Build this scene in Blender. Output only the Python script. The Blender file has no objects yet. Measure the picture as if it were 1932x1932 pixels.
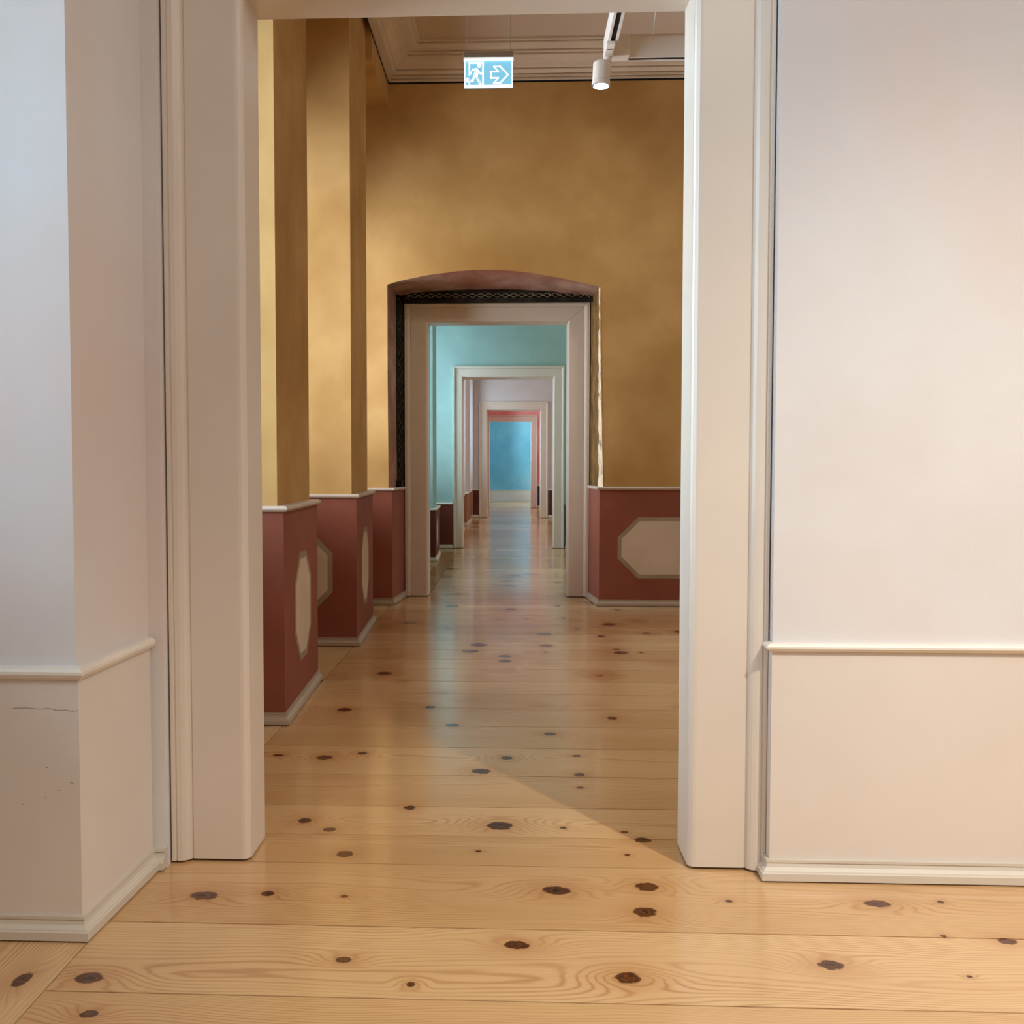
import bpy, bmesh, math, random
from mathutils import Vector, Matrix

random.seed(7)
SC = bpy.context.scene
COL = SC.collection
R = math.radians

# ------------------------------------------------------------------ camera
FPX = 1900.0
YAW = math.atan(82 / FPX)
PITCH = math.atan(85 / FPX) * math.cos(YAW)
cam_d = bpy.data.cameras.new('camera')
cam = bpy.data.objects.new('camera', cam_d)
COL.objects.link(cam)
cam.location = (0, 0, 1.25)
cam.rotation_euler = (R(90) - PITCH, 0, YAW)
cam_d.sensor_fit = 'HORIZONTAL'
cam_d.sensor_width = 36
cam_d.lens = 36 * FPX / 1932
cam_d.shift_x = 76 / 1932
cam_d.clip_start = 0.05
cam_d.clip_end = 200
SC.camera = cam

# ------------------------------------------------------------------ world, view
SC.view_settings.view_transform = 'Standard'
SC.view_settings.look = 'None'
SC.view_settings.exposure = 0.0
SC.view_settings.gamma = 1.0
SC.view_settings.use_curve_mapping = False
SC.cycles.max_bounces = 10
SC.cycles.diffuse_bounces = 6
SC.cycles.glossy_bounces = 5
SC.cycles.transparent_max_bounces = 12
SC.cycles.caustics_reflective = False
SC.cycles.caustics_refractive = False
W = bpy.data.worlds.new('overcast_sky')
SC.world = W
W.use_nodes = True
W.node_tree.nodes['Background'].inputs['Color'].default_value = (0.62, 0.78, 1.0, 1)
W.node_tree.nodes['Background'].inputs['Strength'].default_value = 1.0


def add_light(name, kind, loc, target, power, color, size=0.3, size_y=None, spot=60, blend=0.5, spread=180):
    d = bpy.data.lights.new(name, kind)
    d.energy = power
    d.color = color
    if kind == 'AREA':
        d.shape = 'RECTANGLE' if size_y else 'DISK'
        d.size = size
        if size_y:
            d.size_y = size_y
        d.spread = R(spread)
    else:
        d.shadow_soft_size = size
    if kind == 'SPOT':
        d.spot_size = R(spot)
        d.spot_blend = blend
    o = bpy.data.objects.new(name, d)
    COL.objects.link(o)
    o.location = loc
    v = Vector(target) - Vector(loc)
    o.rotation_euler = v.to_track_quat('-Z', 'Y').to_euler()
    return o


DAY = (0.74, 0.88, 1.0)
WARM = (1.0, 0.92, 0.79)
# niches of the window wall: (y0, y1, room, daylight power)
NICHES = [(-2.3, -0.9, 1, 165), (0.95, 2.58, 1, 135),
          (3.62, 4.83, 2, 270), (5.78, 6.98, 2, 215), (8.03, 9.08, 2, 200),
          (10.55, 11.75, 3, 150), (12.2, 13.25, 3, 160), (14.4, 15.45, 3, 190),
          (16.4, 17.6, 4, 130), (20.0, 21.2, 4, 130), (23.2, 24.6, 4, 150),
          (25.7, 26.9, 5, 190), (28.6, 29.9, 5, 210),
          (31.6, 33.0, 6, 380), (33.9, 35.3, 6, 440)]
HUE = {1: (0.62, 0.82, 1.0), 2: (0.93, 0.95, 1.0), 3: (0.70, 0.86, 1.0)}
for (a, b, rm, p) in NICHES:
    add_light('window_daylight', 'AREA', (-2.32, (a + b) / 2, 2.27), (0, (a + b) / 2, 2.0), p, HUE.get(rm, DAY) if a != 3.62 else (0.74, 0.88, 1.0), size=(b - a), size_y=2.55)
# warm gallery spots, and unseen area fill added under each ceiling to brighten rooms
add_light('ceiling_spot', 'SPOT', (2.35, 0.25, 4.2), (1.25, 2.35, 0.0), 640, WARM, size=0.05, spot=66, blend=1.0)
add_light('ceiling_spot', 'SPOT', (3.2, 1.4, 4.2), (2.2, 3.05, 1.2), 22, WARM, size=0.1, spot=120, blend=0.9)
add_light('ceiling_fill', 'AREA', (2.2, -0.6, 4.7), (2.0, 0.0, 0), 92, (1.0, 0.965, 0.91), size=3.0, size_y=3.0)
add_light('ceiling_fill', 'AREA', (2.6, 6.2, 4.6), (2.6, 6.2, 0), 8, WARM, size=2.5, size_y=2.5)
add_light('ceiling_spot', 'SPOT', (1.4, 6.9, 4.3), (-0.2, 9.08, 2.2), 48, WARM, size=0.08, spot=100, blend=1.0)  # wall washer added out of view to brighten the mustard end wall
add_light('ceiling_fill', 'AREA', (2.4, 12.6, 4.6), (2.4, 12.6, 0), 60, (1, .85, .66), size=2.5, size_y=2.5)
add_light('ceiling_fill', 'AREA', (2.2, 20.0, 4.6), (2.2, 20.0, 0), 90, (1, .85, .70), size=2.5, size_y=4)
add_light('ceiling_fill', 'AREA', (2.2, 28.0, 4.6), (2.2, 28.0, 0), 60, (1, .92, .84), size=2.5, size_y=2.5)
add_light('ceiling_fill', 'AREA', (1.8, 33.6, 4.6), (1.8, 33.6, 0), 90, (1, .90, .8), size=2.5, size_y=2.5)


# ------------------------------------------------------------------ helpers
def lin(c):
    return tuple(((v / 255) / 12.92 if v / 255 <= 0.04045 else ((v / 255 + 0.055) / 1.055) ** 2.4) for v in c) + (1,)


class NT:
    def __init__(s, name):
        m = bpy.data.materials.new(name)
        m.use_nodes = True
        s.m = m
        s.t = m.node_tree
        s.b = s.t.nodes['Principled BSDF']
        s.L = s.t.links

    def n(s, typ, **kw):
        nd = s.t.nodes.new(typ)
        for k, v in kw.items():
            setattr(nd, k, v)
        return nd

    def set(s, sock, v):
        if hasattr(v, 'is_linked') or isinstance(v, bpy.types.NodeSocket):
            s.L.new(v, sock)
        else:
            sock.default_value = v

    def math(s, op, a, b=None, c=None, clamp=False):
        nd = s.n('ShaderNodeMath', operation=op)
        nd.use_clamp = clamp
        s.set(nd.inputs[0], a)
        if b is not None:
            s.set(nd.inputs[1], b)
        if c is not None:
            s.set(nd.inputs[2], c)
        return nd.outputs[0]

    def vm(s, op, a, b=None):
        nd = s.n('ShaderNodeVectorMath', operation=op)
        s.set(nd.inputs[0], a)
        if b is not None:
            s.set(nd.inputs[1], b)
        return nd

    def mix(s, f, a, b, blend='MIX'):
        nd = s.n('ShaderNodeMix', data_type='RGBA', blend_type=blend)
        s.set(nd.inputs[0], f)
        s.set(nd.inputs[6], a)
        s.set(nd.inputs[7], b)
        return nd.outputs[2]

    def ramp(s, f, stops):
        nd = s.n('ShaderNodeValToRGB')
        s.set(nd.inputs[0], f)
        cr = nd.color_ramp
        while len(cr.elements) < len(stops):
            cr.elements.new(0.5)
        for e, (p, c) in zip(cr.elements, stops):
            e.position = p
            e.color = c
        return nd.outputs[0]

    def noise(s, vec, scale, detail=3, rough=0.55, out=0):
        nd = s.n('ShaderNodeTexNoise')
        if vec is not None:
            s.set(nd.inputs['Vector'], vec)
        nd.inputs['Scale'].default_value = scale
        nd.inputs['Detail'].default_value = detail
        nd.inputs['Roughness'].default_value = rough
        return nd.outputs[out]

    def pos(s):
        return s.n('ShaderNodeNewGeometry').outputs['Position']

    def bump(s, h, strength, dist=0.01):
        nd = s.n('ShaderNodeBump')
        nd.inputs['Strength'].default_value = strength
        nd.inputs['Distance'].default_value = dist
        s.set(nd.inputs['Height'], h)
        s.L.new(nd.outputs[0], s.b.inputs['Normal'])


G = lambda v: (v, v, v, 1)


def plaster(name, c1, c2, scale=1.2, rough=0.85, bump=0.25, c3=None, lo=.38, hi=.64, detail=4, c3scale=0.9):
    t = NT(name)
    p = t.pos()
    f = t.noise(p, scale, detail, 0.6)
    col = t.ramp(f, [(lo, lin(c1)), (hi, lin(c2))])
    if c3:
        off = t.vm('ADD', p, (7.3, 2.1, 4.4)).outputs[0]
        f2 = t.ramp(t.noise(off, c3scale, 3, 0.5), [(0.48, G(0)), (0.68, G(1))])
        col = t.mix(f2, col, lin(c3))
    fine = t.noise(p, 60, 4, 0.6)
    mid = t.noise(p, 9, 4, 0.6)
    t.L.new(col, t.b.inputs['Base Color'])
    t.b.inputs['Roughness'].default_value = rough
    t.b.inputs['Specular IOR Level'].default_value = 0.25
    h = t.math('ADD', t.math('MULTIPLY', fine, 0.25), mid)
    t.bump(h, bump, 0.006)
    return t.m


def paint(name, c, rough=0.45, spec=0.4, bump=0.05, var=0.04):
    t = NT(name)
    p = t.pos()
    f = t.noise(p, 3.0, 3, 0.5)
    c = lin(c)
    lo = tuple(v * (1 - var) for v in c[:3]) + (1,)
    hi = tuple(min(1, v * (1 + var)) for v in c[:3]) + (1,)
    t.L.new(t.ramp(f, [(0.35, lo), (0.65, hi)]), t.b.inputs['Base Color'])
    t.b.inputs['Roughness'].default_value = rough
    t.b.inputs['Specular IOR Level'].default_value = spec
    t.bump(t.noise(p, 35, 3, 0.5), bump, 0.003)
    return t.m


def emit(name, c, strength):
    t = NT(name)
    t.b.inputs['Base Color'].default_value = lin(c)
    t.b.inputs['Emission Color'].default_value = lin(c)
    t.b.inputs['Emission Strength'].default_value = strength
    return t.m


def build(name, verts, faces, mats, parent=None, fm=None, smooth=False, bevel=0):
    me = bpy.data.meshes.new(name)
    me.from_pydata([tuple(v) for v in verts], [], faces)
    bm = bmesh.new()
    bm.from_mesh(me)
    bmesh.ops.recalc_face_normals(bm, faces=bm.faces)
    bm.to_mesh(me)
    bm.free()
    if not isinstance(mats, (list, tuple)):
        mats = [mats]
    for m in mats:
        me.materials.append(m)
    if fm:
        for p, i in zip(me.polygons, fm):
            p.material_index = i
    if smooth:
        for p in me.polygons:
            p.use_smooth = True
    o = bpy.data.objects.new(name, me)
    COL.objects.link(o)
    if parent:
        o.parent = parent
    if bevel:
        md = o.modifiers.new('bevel', 'BEVEL')
        md.width = bevel
        md.segments = 2
        md.limit_method = 'ANGLE'
    return o


class MB:
    def __init__(s):
        s.v = []
        s.f = []
        s.m = []

    def add(s, verts, faces, mi=0):
        k = len(s.v)
        s.v += [tuple(v) for v in verts]
        s.f += [tuple(i + k for i in f) for f in faces]
        s.m += [mi] * len(faces)
        return s

    def box(s, x0, x1, y0, y1, z0, z1, mi=0):
        v = [(x, y, z) for x in (x0, x1) for y in (y0, y1) for z in (z0, z1)]
        f = [(0, 1, 3, 2), (4, 6, 7, 5), (0, 4, 5, 1), (2, 3, 7, 6), (0, 2, 6, 4), (1, 5, 7, 3)]
        return s.add(v, f, mi)

    def prism_xy(s, pts, z0, z1, mi=0):
        n = len(pts)
        v = [(x, y, z0) for x, y in pts] + [(x, y, z1) for x, y in pts]
        f = [tuple(range(n)), tuple(range(2 * n - 1, n - 1, -1))] + [(i, (i + 1) % n, n + (i + 1) % n, n + i) for i in range(n)]
        return s.add(v, f, mi)

    def prism_xz(s, pts, y0, y1, mi=0):
        n = len(pts)
        v = [(x, y0, z) for x, z in pts] + [(x, y1, z) for x, z in pts]
        f = [tuple(range(n)), tuple(range(2 * n - 1, n - 1, -1))] + [(i, (i + 1) % n, n + (i + 1) % n, n + i) for i in range(n)]
        return s.add(v, f, mi)

    def sweep(s, path, prof, mi=0):
        """prof: closed polygon (o, z); o = distance from the path line into the room (right-hand side of the walk)."""
        P = [Vector(p) for p in path]
        N = []
        for i in range(len(P)):
            ns = []
            if i > 0:
                d = (P[i] - P[i - 1]).normalized()
                ns.append(Vector((d.y, -d.x)))
            if i < len(P) - 1:
                d = (P[i + 1] - P[i]).normalized()
                ns.append(Vector((d.y, -d.x)))
            if len(ns) == 2:
                b = (ns[0] + ns[1]).normalized()
                N.append(b / max(0.3, b.dot(ns[0])))
            else:
                N.append(ns[0])
        m = len(prof)
        v, f = [], []
        for p, n in zip(P, N):
            for (o, z) in prof:
                q = p + n * o
                v.append((q.x, q.y, z))
        for i in range(len(P) - 1):
            for j in range(m):
                a, b = i * m + j, i * m + (j + 1) % m
                f.append((a, b, b + m, a + m))
        f.append(tuple(range(m)))
        k = (len(P) - 1) * m
        f.append(tuple(range(k + m - 1, k - 1, -1)))
        return s.add(v, f, mi)

    def tube(s, pts, r, n=10, mi=0, caps=True):
        rs = r if isinstance(r, (list, tuple)) else [r] * len(pts)
        P = [Vector(p) for p in pts]
        v, f = [], []
        for i, p in enumerate(P):
            d = (P[min(i + 1, len(P) - 1)] - P[max(i - 1, 0)]).normalized()
            a = d.orthogonal().normalized() if i == 0 else (a - d * a.dot(d)).normalized()
            b = d.cross(a)
            for k in range(n):
                t = 2 * math.pi * k / n
                v.append(p + (a * math.cos(t) + b * math.sin(t)) * rs[i])
        for i in range(len(P) - 1):
            for k in range(n):
                f.append((i * n + k, i * n + (k + 1) % n, (i + 1) * n + (k + 1) % n, (i + 1) * n + k))
        if caps:
            f.append(tuple(range(n)))
            f.append(tuple(range(len(P) * n - 1, (len(P) - 1) * n - 1, -1)))
        return s.add(v, f, mi)

    def build(s, name, mats, parent=None, **kw):
        return build(name, s.v, s.f, mats, parent, fm=s.m, **kw)


def tag(o, label, cat, group=None, kind=None):
    o['label'] = label
    o['category'] = cat
    if group:
        o['group'] = group
    if kind:
        o['kind'] = kind
    return o


def empty(name, loc=(0, 0, 0)):
    o = bpy.data.objects.new(name, None)
    o.location = loc
    o.empty_display_size = 0.1
    COL.objects.link(o)
    return o


def struct(o, label, cat):
    return tag(o, label, cat, kind='structure')


# ------------------------------------------------------------------ materials
M = {}
M['white_wall'] = plaster('chalky_white_plaster', (212, 208, 206), (216, 214, 214), 1.1, bump=0.22, c3=(217, 204, 199), lo=.4, hi=.6)
M['cream_dado'] = plaster('cream_dado_paint', (212, 202, 192), (218, 209, 200), 1.1, bump=0.12, rough=.7)
M['mustard'] = plaster('mustard_limewash', (182, 144, 88), (206, 170, 114), 1.3, bump=0.3, c3=(172, 132, 74), lo=.33, hi=.68)
M['red_dado'] = plaster('oxide_red_dado', (134, 76, 60), (146, 86, 70), 1.5, bump=0.15, rough=.6)
M['green'] = plaster('sea_green_limewash', (146, 178, 174), (158, 192, 188), 1.3, bump=0.2)
M['lilac_white'] = plaster('pale_lilac_plaster', (205, 200, 200), (214, 208, 208), 1.2, bump=0.15)
M['rose'] = plaster('rose_pink_limewash', (222, 158, 158), (228, 170, 168), 1.1, bump=0.15, c3=(214, 124, 128))
M['blue'] = plaster('cerulean_limewash', (110, 174, 198), (124, 188, 210), 0.9, bump=0.2, c3=(140, 196, 212))
M['teal_dado'] = plaster('dark_teal_dado', (34, 52, 66), (42, 60, 74), 1.5, bump=0.1)
M['ochre_dado'] = plaster('light_brown_dado', (150, 104, 80), (160, 112, 88), 1.5, bump=0.1)
M['dark_dado'] = plaster('dark_brown_dado', (86, 46, 36), (96, 52, 42), 1.5, bump=0.1)
M['panel'] = plaster('painted_grey_panel', (200, 184, 162), (208, 192, 172), 2.5, bump=0.15)
M['panel_edge'] = plaster('painted_stone_border', (150, 134, 112), (160, 144, 122), 5, bump=0.15)
M['ceiling'] = plaster('ceiling_paint', (206, 190, 172), (212, 196, 178), 1.0, bump=0.08)
M['cornice'] = paint('cornice_paint', (218, 204, 184), 0.6)
M['casing'] = paint('warm_white_gloss', (214, 203, 190), 0.32, 0.5, 0.04, 0.02)
M['rail'] = paint('rail_paint', (226, 220, 210), 0.35, 0.5, 0.06)
M['base'] = paint('baseboard_paint', (204, 196, 182), 0.38, 0.5, 0.05)
M['stone_red'] = plaster('rough_red_stone', (132, 100, 84), (182, 152, 136), 4.0, bump=1.0, c3=(134, 82, 62), lo=.35, hi=.7, detail=7)
M['old_wood'] = plaster('blackened_oak', (22, 18, 14), (48, 42, 32), 9, bump=0.6)
M['carve'] = plaster('worn_carving', (120, 114, 98), (160, 152, 132), 14, bump=0.4)
M['reveal_shade'] = plaster('shaded_olive_reveal', (96, 70, 32), (132, 100, 54), 7, bump=0.8)  # olive tone holds the shade of the right reveal
M['flaked_lit'] = plaster('lit_flaked_plaster', (228, 204, 170), (240, 222, 196), 8, bump=0.9, c3=(150, 140, 130), c3scale=11)  # cream tone holds the window light on the reveal edge
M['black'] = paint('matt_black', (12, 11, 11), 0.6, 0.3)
M['white_metal'] = paint('white_powder_coat', (232, 226, 220), 0.4, 0.5, 0.02, 0.01)
M['grey_metal'] = paint('grey_metal', (150, 144, 136), 0.4, 0.5, 0.02, 0.01)
M['rail2'] = paint('taupe_rail_paint', (204, 192, 180), 0.35, 0.5, 0.06)
M['base2'] = paint('taupe_baseboard_paint', (170, 156, 138), 0.38, 0.5, 0.05)
M['crack'] = paint('dirty_crack', (118, 100, 84), 0.9, 0.1)
M['deep_dado'] = plaster('deep_red_dado', (98, 48, 38), (110, 56, 44), 1.5, bump=0.15, rough=.6)
M['carve_dark'] = plaster('dark_carving', (44, 38, 30), (84, 78, 64), 14, bump=0.5)
M['outside'] = plaster('facade_plaster', (190, 186, 178), (200, 196, 188), 2)


def glass():
    m = bpy.data.materials.new('window_glass')
    m.use_nodes = True
    t = m.node_tree
    t.nodes.clear()
    out = t.nodes.new('ShaderNodeOutputMaterial')
    mx = t.nodes.new('ShaderNodeMixShader')
    fr = t.nodes.new('ShaderNodeFresnel')
    fr.inputs[0].default_value = 1.45
    tr = t.nodes.new('ShaderNodeBsdfTransparent')
    tr.inputs[0].default_value = (.96, .98, .98, 1)
    gl = t.nodes.new('ShaderNodeBsdfGlossy')
    gl.inputs['Roughness'].default_value = 0.02
    t.links.new(fr.outputs[0], mx.inputs[0])
    t.links.new(tr.outputs[0], mx.inputs[1])
    t.links.new(gl.outputs[0], mx.inputs[2])
    t.links.new(mx.outputs[0], out.inputs[0])
    return m


M['glass'] = glass()

# knots that stand out in the boards: (u, v, half length, half width, darkness) u = along the grain, v = across, metres
KNOTS = [
    (-0.905, 2.850, 0.0420, 0.0290, 1.0), (-0.723, 2.872, 0.0200, 0.0180, 1.0), (-0.495, 2.864, 0.0110, 0.0110, 1.0),
    (0.124, 2.931, 0.0430, 0.0300, 1.0), (0.394, 2.969, 0.0340, 0.0305, 1.0), (0.367, 2.796, 0.0340, 0.0305, 1.0),
    (0.617, 2.879, 0.0110, 0.0090, 1.0), (1.039, 2.880, 0.0370, 0.0250, 1.0), (1.225, 2.899, 0.0090, 0.0090, 1.0),
    (1.144, 2.685, 0.0080, 0.0080, 1.0), (-1.040, 2.370, 0.0360, 0.0275, 1.0), (-0.972, 2.210, 0.0210, 0.0175, 1.0),
    (-0.433, 2.487, 0.0210, 0.0160, 1.0), (-0.250, 2.374, 0.0100, 0.0125, 1.0), (0.006, 2.585, 0.0340, 0.0235, 1.0),
    (0.279, 2.427, 0.0310, 0.0285, 1.0), (0.795, 2.513, 0.0320, 0.0245, 1.0), (1.117, 2.469, 0.0070, 0.0065, 1.0),
    (1.299, 2.662, 0.0250, 0.0180, 1.0), (-0.742, 3.484, 0.0240, 0.0265, 1.0), (-0.637, 3.399, 0.0230, 0.0205, 1.0),
    (-0.385, 3.632, 0.0220, 0.0225, 1.0), (-0.051, 3.461, 0.0440, 0.0415, 1.0), (0.169, 3.450, 0.0110, 0.0105, 1.0),
    (0.430, 3.346, 0.0290, 0.0245, 1.0), (-0.549, 3.184, 0.0270, 0.0270, 1.0), (-0.117, 3.225, 0.0110, 0.0090, 1.0),
    (0.364, 3.214, 0.0090, 0.0090, 1.0), (0.376, 3.418, 0.0130, 0.0100, 1.0), (-0.819, 4.256, 0.0360, 0.0315, 1.0),
    (-0.665, 4.327, 0.0210, 0.0200, 1.0), (-0.036, 4.282, 0.0270, 0.0240, 1.0), (-0.137, 4.088, 0.0410, 0.0360, 1.0),
    (0.263, 4.056, 0.0230, 0.0250, 1.0), (0.256, 3.893, 0.0150, 0.0130, 1.0), (0.268, 4.327, 0.0210, 0.0160, 1.0),
    (-0.877, 5.108, 0.0380, 0.0395, 1.0), (-0.303, 4.823, 0.0330, 0.0300, 1.0), (0.166, 4.678, 0.0300, 0.0280, 1.0),
    (-0.439, 5.184, 0.0270, 0.0290, 1.0), (0.485, 4.991, 0.0260, 0.0265, 1.0), (-1.025, 4.279, 0.0250, 0.0160, 1.0),
    (2.356, -1.200, 0.0350, 0.0200, 1.0),
]


def pine():
    t = NT('knotty_pine_boards')
    uv = t.n('ShaderNodeUVMap', uv_map='grain').outputs[0]
    uv2 = t.n('ShaderNodeUVMap', uv_map='board').outputs[0]   # x: -0.5..0.5 across the board, y: random number of the board
    sp = t.n('ShaderNodeSeparateXYZ')
    t.L.new(uv2, sp.inputs[0])
    vl, rnd = sp.outputs[0], sp.outputs[1]
    sg = t.n('ShaderNodeSeparateXYZ')
    t.L.new(uv, sg.inputs[0])
    u, v = sg.outputs[0], sg.outputs[1]
    # knots
    phase = None
    dark = None
    core = None
    for (ku, kv, a, b, k) in KNOTS:
        d = t.vm('SUBTRACT', uv, (ku, kv, 0)).outputs[0]
        q = t.vm('MULTIPLY', d, (1 / a, 1 / b, 0)).outputs[0]
        r2 = t.vm('DOT_PRODUCT', q, q).outputs['Value']
        # ring bulge: wide gaussian, longer than wide
        q2 = t.vm('MULTIPLY', d, (1 / (a * 3.6), 1 / (b * 2.0), 0)).outputs[0]
        g2 = t.vm('DOT_PRODUCT', q2, q2).outputs['Value']
        e = t.math('MULTIPLY', t.math('POWER', 0.37, g2), b * 200)
        phase = e if phase is None else t.math('ADD', phase, e)
        r2k = t.math('DIVIDE', r2, k)
        core = r2k if core is None else t.math('MINIMUM', core, r2k)
    # scattered small knots everywhere else
    cv = t.n('ShaderNodeCombineXYZ')
    t.L.new(t.math('MULTIPLY', u, 3.9), cv.inputs[0])
    t.L.new(t.math('MULTIPLY', v, 3.5), cv.inputs[1])
    vo = t.n('ShaderNodeTexVoronoi')
    vo.inputs['Scale'].default_value = 1.0
    t.L.new(cv.outputs[0], vo.inputs['Vector'])
    sepc = t.n('ShaderNodeSeparateColor')
    t.L.new(vo.outputs['Color'], sepc.inputs[0])
    size = t.math('MULTIPLY', t.math('SUBTRACT', sepc.outputs[0], 0.12), 0.31)
    size = t.math('MAXIMUM', size, 0.0001)
    far = t.math('GREATER_THAN', v, 5.2)
    far2 = t.math('LESS_THAN', v, 1.9)
    size = t.math('MAXIMUM', t.math('MULTIPLY', size, t.math('ADD', far, far2)), 0.0001)
    dist = t.math('DIVIDE', vo.outputs['Distance'], size)
    vd2 = t.math('MULTIPLY', t.math('MULTIPLY', dist, dist), 1.0)
    core = t.math('MINIMUM', core, vd2)
    # growth rings cut by the saw: tight at the edges, open in the middle
    lo = t.n('ShaderNodeCombineXYZ')
    t.L.new(t.math('MULTIPLY', u, 0.55), lo.inputs[0])
    t.L.new(t.math('ADD', t.math('MULTIPLY', v, 0.9), t.math('MULTIPLY', rnd, 37.0)), lo.inputs[1])
    wan = t.math('SUBTRACT', t.noise(lo.outputs[0], 1.0, 2, 0.5), 0.5)
    lo2 = t.n('ShaderNodeCombineXYZ')
    t.L.new(t.math('MULTIPLY', u, 1.4), lo2.inputs[0])
    t.L.new(t.math('ADD', t.math('MULTIPLY', v, 9.0), t.math('MULTIPLY', rnd, 91.0)), lo2.inputs[1])
    wig = t.math('SUBTRACT', t.noise(lo2.outputs[0], 1.0, 3, 0.55), 0.5)
    c = t.math('ADD', t.math('ADD', vl, t.math('MULTIPLY', wan, 1.1)), t.math('MULTIPLY', t.math('SUBTRACT', rnd, 0.5), 0.7))
    rr = t.math('SQRT', t.math('ADD', t.math('MULTIPLY', c, c), 0.035))
    ph = t.math('ADD', t.math('MULTIPLY', rr, 34.0), t.math('MULTIPLY', wig, 3.0))
    ph = t.math('ADD', ph, phase)
    s = t.math('SINE', t.math('MULTIPLY', ph, 6.283))
    s = t.math('MULTIPLY', t.math('ADD', s, 1.0), 0.5)
    line = t.math('POWER', s, 3.6)
    # slow change of strength of the lines
    stn = t.ramp(t.noise(lo2.outputs[0], 0.6, 2, 0.5), [(0.32, G(0.2)), (0.66, G(1.0))])
    line = t.math('MULTIPLY', line, stn)
    # fine fibres
    fb = t.n('ShaderNodeCombineXYZ')
    t.L.new(t.math('MULTIPLY', u, 3.0), fb.inputs[0])
    t.L.new(t.math('MULTIPLY', v, 160.0), fb.inputs[1])
    fib = t.noise(fb.outputs[0], 1.0, 4, 0.6)
    # board tone
    base = t.ramp(rnd, [(0.0, lin((192, 152, 104))), (0.5, lin((210, 172, 124))), (1.0, lin((224, 192, 146)))])
    band = t.ramp(t.math('ADD', t.math('MULTIPLY', rr, 1.3), t.math('MULTIPLY', wan, 0.8)), [(0.28, G(1)), (0.6, G(0))])
    base = t.mix(t.math('MULTIPLY', band, 0.5), base, lin((206, 166, 120)))
    col = t.mix(t.math('MULTIPLY', line, 0.68), base, lin((172, 122, 74)))
    col = t.mix(t.math('MULTIPLY', t.ramp(fib, [(0.45, G(0)), (0.75, G(1))]), 0.22), col, lin((160, 112, 66)))
    # halo and heart of the knots
    halo = t.math('POWER', 0.37, t.math('MULTIPLY', core, 0.16))
    col = t.mix(t.math('MULTIPLY', halo, 0.45), col, lin((160, 100, 52)))
    edge = t.math('ADD', core, t.math('MULTIPLY', t.math('SUBTRACT', t.noise(uv, 45.0, 3, 0.6), 0.5), 1.5))
    kc = t.ramp(edge, [(0.0, lin((22, 10, 6))), (0.18, lin((104, 52, 24))), (0.42, lin((40, 18, 8))), (0.62, lin((96, 50, 26))), (0.8, lin((52, 26, 12))), (1.0, lin((150, 92, 50)))])
    km = t.ramp(t.math('MULTIPLY', edge, 0.8), [(0.62, G(1)), (0.95, G(0))])
    col = t.mix(km, col, kc)
    t.L.new(col, t.b.inputs['Base Color'])
    rg = t.math('ADD', t.math('MULTIPLY', fib, 0.12), 0.14)
    t.L.new(rg, t.b.inputs['Roughness'])
    t.b.inputs['Specular IOR Level'].default_value = 0.5
    t.b.inputs['Coat Weight'].default_value = 0.25
    t.b.inputs['Coat Roughness'].default_value = 0.08
    h = t.math('ADD', t.math('MULTIPLY', fib, 0.3), t.math('MULTIPLY', t.noise(uv, 2.6, 2, 0.5), 2.5))
    t.bump(h, 0.06, 0.002)
    return t.m


M['pine'] = pine()

CEIL = 4.92
XR = 5.2          # right-hand walls of all rooms
XO = -1.95        # inner face of the outer wall, at the back of the window niches

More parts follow.
